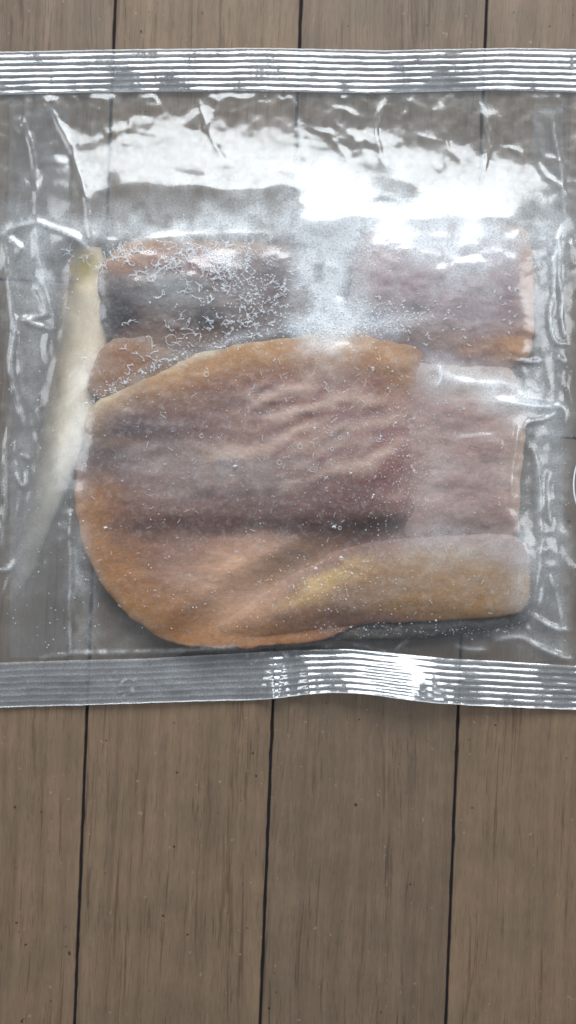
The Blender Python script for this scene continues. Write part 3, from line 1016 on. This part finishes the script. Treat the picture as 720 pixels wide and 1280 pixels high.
# the little curled loop of film at the right edge
def tube(name, pts, r, mat, parent, n=6):
    P = np.array(pts, float)
    T = np.gradient(P, axis=0)
    T /= np.linalg.norm(T, axis=1)[:, None]
    up = np.array([0, 0, 1.0])
    A = np.cross(T, up)
    A /= np.linalg.norm(A, axis=1)[:, None]
    B = np.cross(A, T)
    vsx = []
    for k in range(n):
        a = 2 * math.pi * k / n
        vsx.append(P + r * (math.cos(a) * A + math.sin(a) * B))
    V = np.stack(vsx, 1).reshape(-1, 3)
    F = []
    for i in range(len(P) - 1):
        for k in range(n):
            F.append((i * n + k, i * n + (k + 1) % n, (i + 1) * n + (k + 1) % n, (i + 1) * n + k))
    return mesh_obj(name, V, F, mat, parent)


M_rim = dark_material("creased_white_film", (196, 200, 204), 0.35)
aa = np.linspace(0.55 * np.pi, 1.45 * np.pi, 40)
lx, ly = 733 + 16 * np.cos(aa), 606 - 37 * np.sin(aa)
lz = 0.0040 + 0.0015 * np.sin(aa * 2)
tube("film_curl", np.stack([X(lx, lz), Y(ly, lz), lz], 1), 0.00032, M_rim, bag)


# ------------------------------------------------------------------ frost crystals under the film
def frost_material():
    t = NT("ice_crystal")
    b = t.n('ShaderNodeBsdfPrincipled', Base_Color=(0.80, 0.82, 0.85, 1), Roughness=0.25)
    b.inputs['Specular IOR Level'].default_value = 0.6
    tr = t.n('ShaderNodeBsdfTransparent').outputs[0]
    m = t.n('ShaderNodeMixShader', i0=0.56, i1=tr, i2=b.outputs[0]).outputs[0]
    return t.surf(m)


FV, FF = [], []


def add_ribbon(pts, w):
    """a thin crystal needle: triangular section along photo-pixel points"""
    pts = np.array(pts, float)
    n = len(pts)
    T = np.gradient(pts, axis=0)
    T /= np.maximum(np.linalg.norm(T, axis=1), 1e-6)[:, None]
    N = np.stack([-T[:, 1], T[:, 0]], 1)
    ww = 0.58 * w * np.sqrt(np.clip(np.minimum(np.linspace(0, 1, n), np.linspace(1, 0, n)) * 4 + 0.15, 0, 1))
    L, R = pts + N * ww[:, None], pts - N * ww[:, None]
    z = samp(film, pts[:, 0], pts[:, 1]) + 0.00006
    k = len(FV)
    for i in range(n):
        for p, dz in ((L[i], 0.0), (pts[i], ww[i] * S * 0.9), (R[i], 0.0)):
            FV.append((float(X(p[0], z[i])), float(Y(p[1], z[i])), float(z[i] + dz)))
    for i in range(n - 1):
        a, b = k + 3 * i, k + 3 * (i + 1)
        FF.append((a, a + 1, b + 1, b))
        FF.append((a + 1, a + 2, b + 2, b + 1))


def needle(x, y, length, w, curl=0.5, a=None):
    a = random.uniform(0, 2 * math.pi) if a is None else a
    n = 4
    k = random.uniform(-curl, curl) * 0.6
    pts = [(x, y)]
    for i in range(n):
        a += k
        pts.append((pts[-1][0] + math.cos(a) * length / n, pts[-1][1] + math.sin(a) * length / n))
    add_ribbon(pts, w)
    return pts


def sprig(x, y, size):
    a = random.uniform(0, 2 * math.pi)
    p = needle(x, y, size, random.uniform(0.7, 1.3), 0.4, a)
    for _ in range(random.randint(1, 4)):
        q = random.choice(p[1:])
        needle(q[0], q[1], size * random.uniform(0.3, 0.6), random.uniform(0.6, 1.0), 0.5, a + random.choice((-1, 1)) * random.uniform(0.6, 1.3))


def fleck(x, y, r):
    z = float(samp(film, x, y)) + 0.00004
    k = len(FV)
    a0 = random.uniform(0, 6.28)
    n = 5
    for i in range(n):
        rr = r * random.uniform(0.6, 1.3)
        FV.append((float(X(x + rr * math.cos(a0 + i * 6.283 / n), z)), float(Y(y + rr * math.sin(a0 + i * 6.283 / n), z)), z))
    FV.append((float(X(x, z)), float(Y(y, z)), z + r * S * 0.9))
    for i in range(n):
        FF.append((k + i, k + (i + 1) % n, k + n))


def ring(x, y, r):
    pts = [(x + r * math.cos(t), y + r * math.sin(t)) for t in np.linspace(0, 2 * math.pi, 10)]
    add_ribbon(pts, 0.7)


R_ = random.gauss


def coral(x, y, n, step=3.6, w=0.9):
    """a branching patch of hoar frost grown by a random walk"""
    tips = [(x, y, random.uniform(0, 6.28))]
    for _ in range(n):
        bx, by, a = random.choice(tips[-6:])
        a += random.choice((-1, 1)) * random.uniform(0.2, 1.0)
        l = step * random.uniform(0.7, 2.0)
        ex, ey = bx + l * math.cos(a), by + l * math.sin(a)
        ww = w * random.uniform(0.6, 1.4)
        add_ribbon([(bx, by), ((bx + ex) / 2 + random.uniform(-.7, .7), (by + ey) / 2 + random.uniform(-.7, .7)), (ex, ey)], ww)
        tips.append((ex, ey, a))
        if random.random() < 0.25:
            fleck(ex, ey, random.uniform(0.8, 1.7))


for _ in range(20):
    coral(R_(158, 24), R_(322, 12), random.randint(8, 20), 3.0)
for _ in range(18):
    coral(R_(222, 18), R_(316, 13), random.randint(8, 22), 3.0)
for _ in range(60):
    coral(R_(283, 24), R_(336, 19), random.randint(5, 14), 2.8)
for _ in range(30):
    coral(R_(325, 26), R_(383, 20), random.randint(4, 12), 3.0)
for _ in range(9):
    coral(R_(245, 32), R_(382, 22), random.randint(5, 11), 4.0)
for _ in range(9):
    coral(R_(200, 40), R_(446, 10), random.randint(4, 8), 3.6)
for _ in range(18):
    coral(R_(300, 50), R_(408, 8), random.randint(3, 8), 2.8)
rimline = spline([(108, 505), (135, 482), (180, 459), (240, 432), (300, 418), (360, 409), (420, 407), (470, 409)], 200)
for _ in range(420):
    q = rimline[min(199, int(random.random() ** 0.9 * 200))]
    fleck(q[0] + R_(0, 4), q[1] + 5 + R_(0, 4.5), random.uniform(0.4, 1.2))
for _ in range(45):
    q = rimline[random.randrange(200)]
    coral(q[0] + R_(0, 3), q[1] + R_(6, 4), random.randint(2, 5), 2.2, 0.6)
for _ in range(150):
    fleck(random.uniform(380, 650), R_(788, 4.5), random.uniform(0.3, 0.8))
for (qx, qy) in ((243, 352), (238, 368), (160, 345), (222, 318), (252, 395), (214, 428), (190, 437)):
    sprig(qx, qy, 14)
for _ in range(300):
    fleck(R_(310, 45), R_(365, 36), random.uniform(0.6, 1.6))
for _ in range(260):
    fleck(R_(470, 50), R_(395, 16), random.uniform(0.6, 1.7))
for _ in range(40):
    sprig(R_(480, 50), R_(398, 14), random.uniform(3, 7))
for _ in range(16):
    sprig(R_(476, 18), R_(318, 14), random.uniform(3, 8))
for _ in range(20):
    sprig(R_(640, 16), R_(360, 40), random.uniform(3, 8))
for _ in range(55):
    needle(R_(420, 62), R_(520, 50), random.uniform(3, 12), random.uniform(0.35, 0.65), 0.5)
for _ in range(22):
    needle(R_(250, 80), R_(560, 60), random.uniform(3, 11), random.uniform(0.35, 0.65), 0.4)
for _ in range(34):
    coral(R_(430, 60), R_(530, 48), random.randint(2, 5), 2.2, 0.5)
for _ in range(700):
    fleck(R_(430, 75), R_(540, 62), random.uniform(0.25, 0.8))
for _ in range(260):
    fleck(R_(505, 22), R_(580, 50), random.uniform(0.4, 0.9))
for _ in range(520):
    fleck(random.uniform(100, 655), random.uniform(420, 790), random.uniform(0.4, 1.1))
for _ in range(160):
    fleck(R_(400, 40), R_(728, 18), random.uniform(0.4, 1.2))
for _ in range(120):
    fleck(random.uniform(0, 110), random.uniform(330, 810), random.uniform(0.4, 1.2))
for _ in range(90):
    fleck(random.uniform(655, 715), random.uniform(290, 810), random.uniform(0.4, 1.1))
for _ in range(60):
    needle(random.uniform(120, 640), random.uniform(430, 780), random.uniform(3, 8), random.uniform(0.4, 0.7))
for (rx, ry, r) in [(375, 558, 3.2), (415, 561, 2.2), (425, 547, 2.2), (252, 545, 2.4), (258, 468, 3), (214, 425, 7), (349, 578, 3), (425, 660, 2), (427, 698, 2)]:
    ring(rx, ry, r)
for (fx, fy, r) in [(418, 659, 3), (395, 711, 2.4), (426, 697, 2.6), (440, 717, 2), (294, 583, 3.2), (88, 644, 2.6), (545, 776, 2), (132, 660, 2.4)]:
    fleck(fx, fy, r)

frost = mesh_obj("frost", np.array(FV), FF, frost_material(), None, shade=False)
tag(frost, "white frost needles and ice flecks clinging under the clear film over the fillets", "frost", kind="stuff")
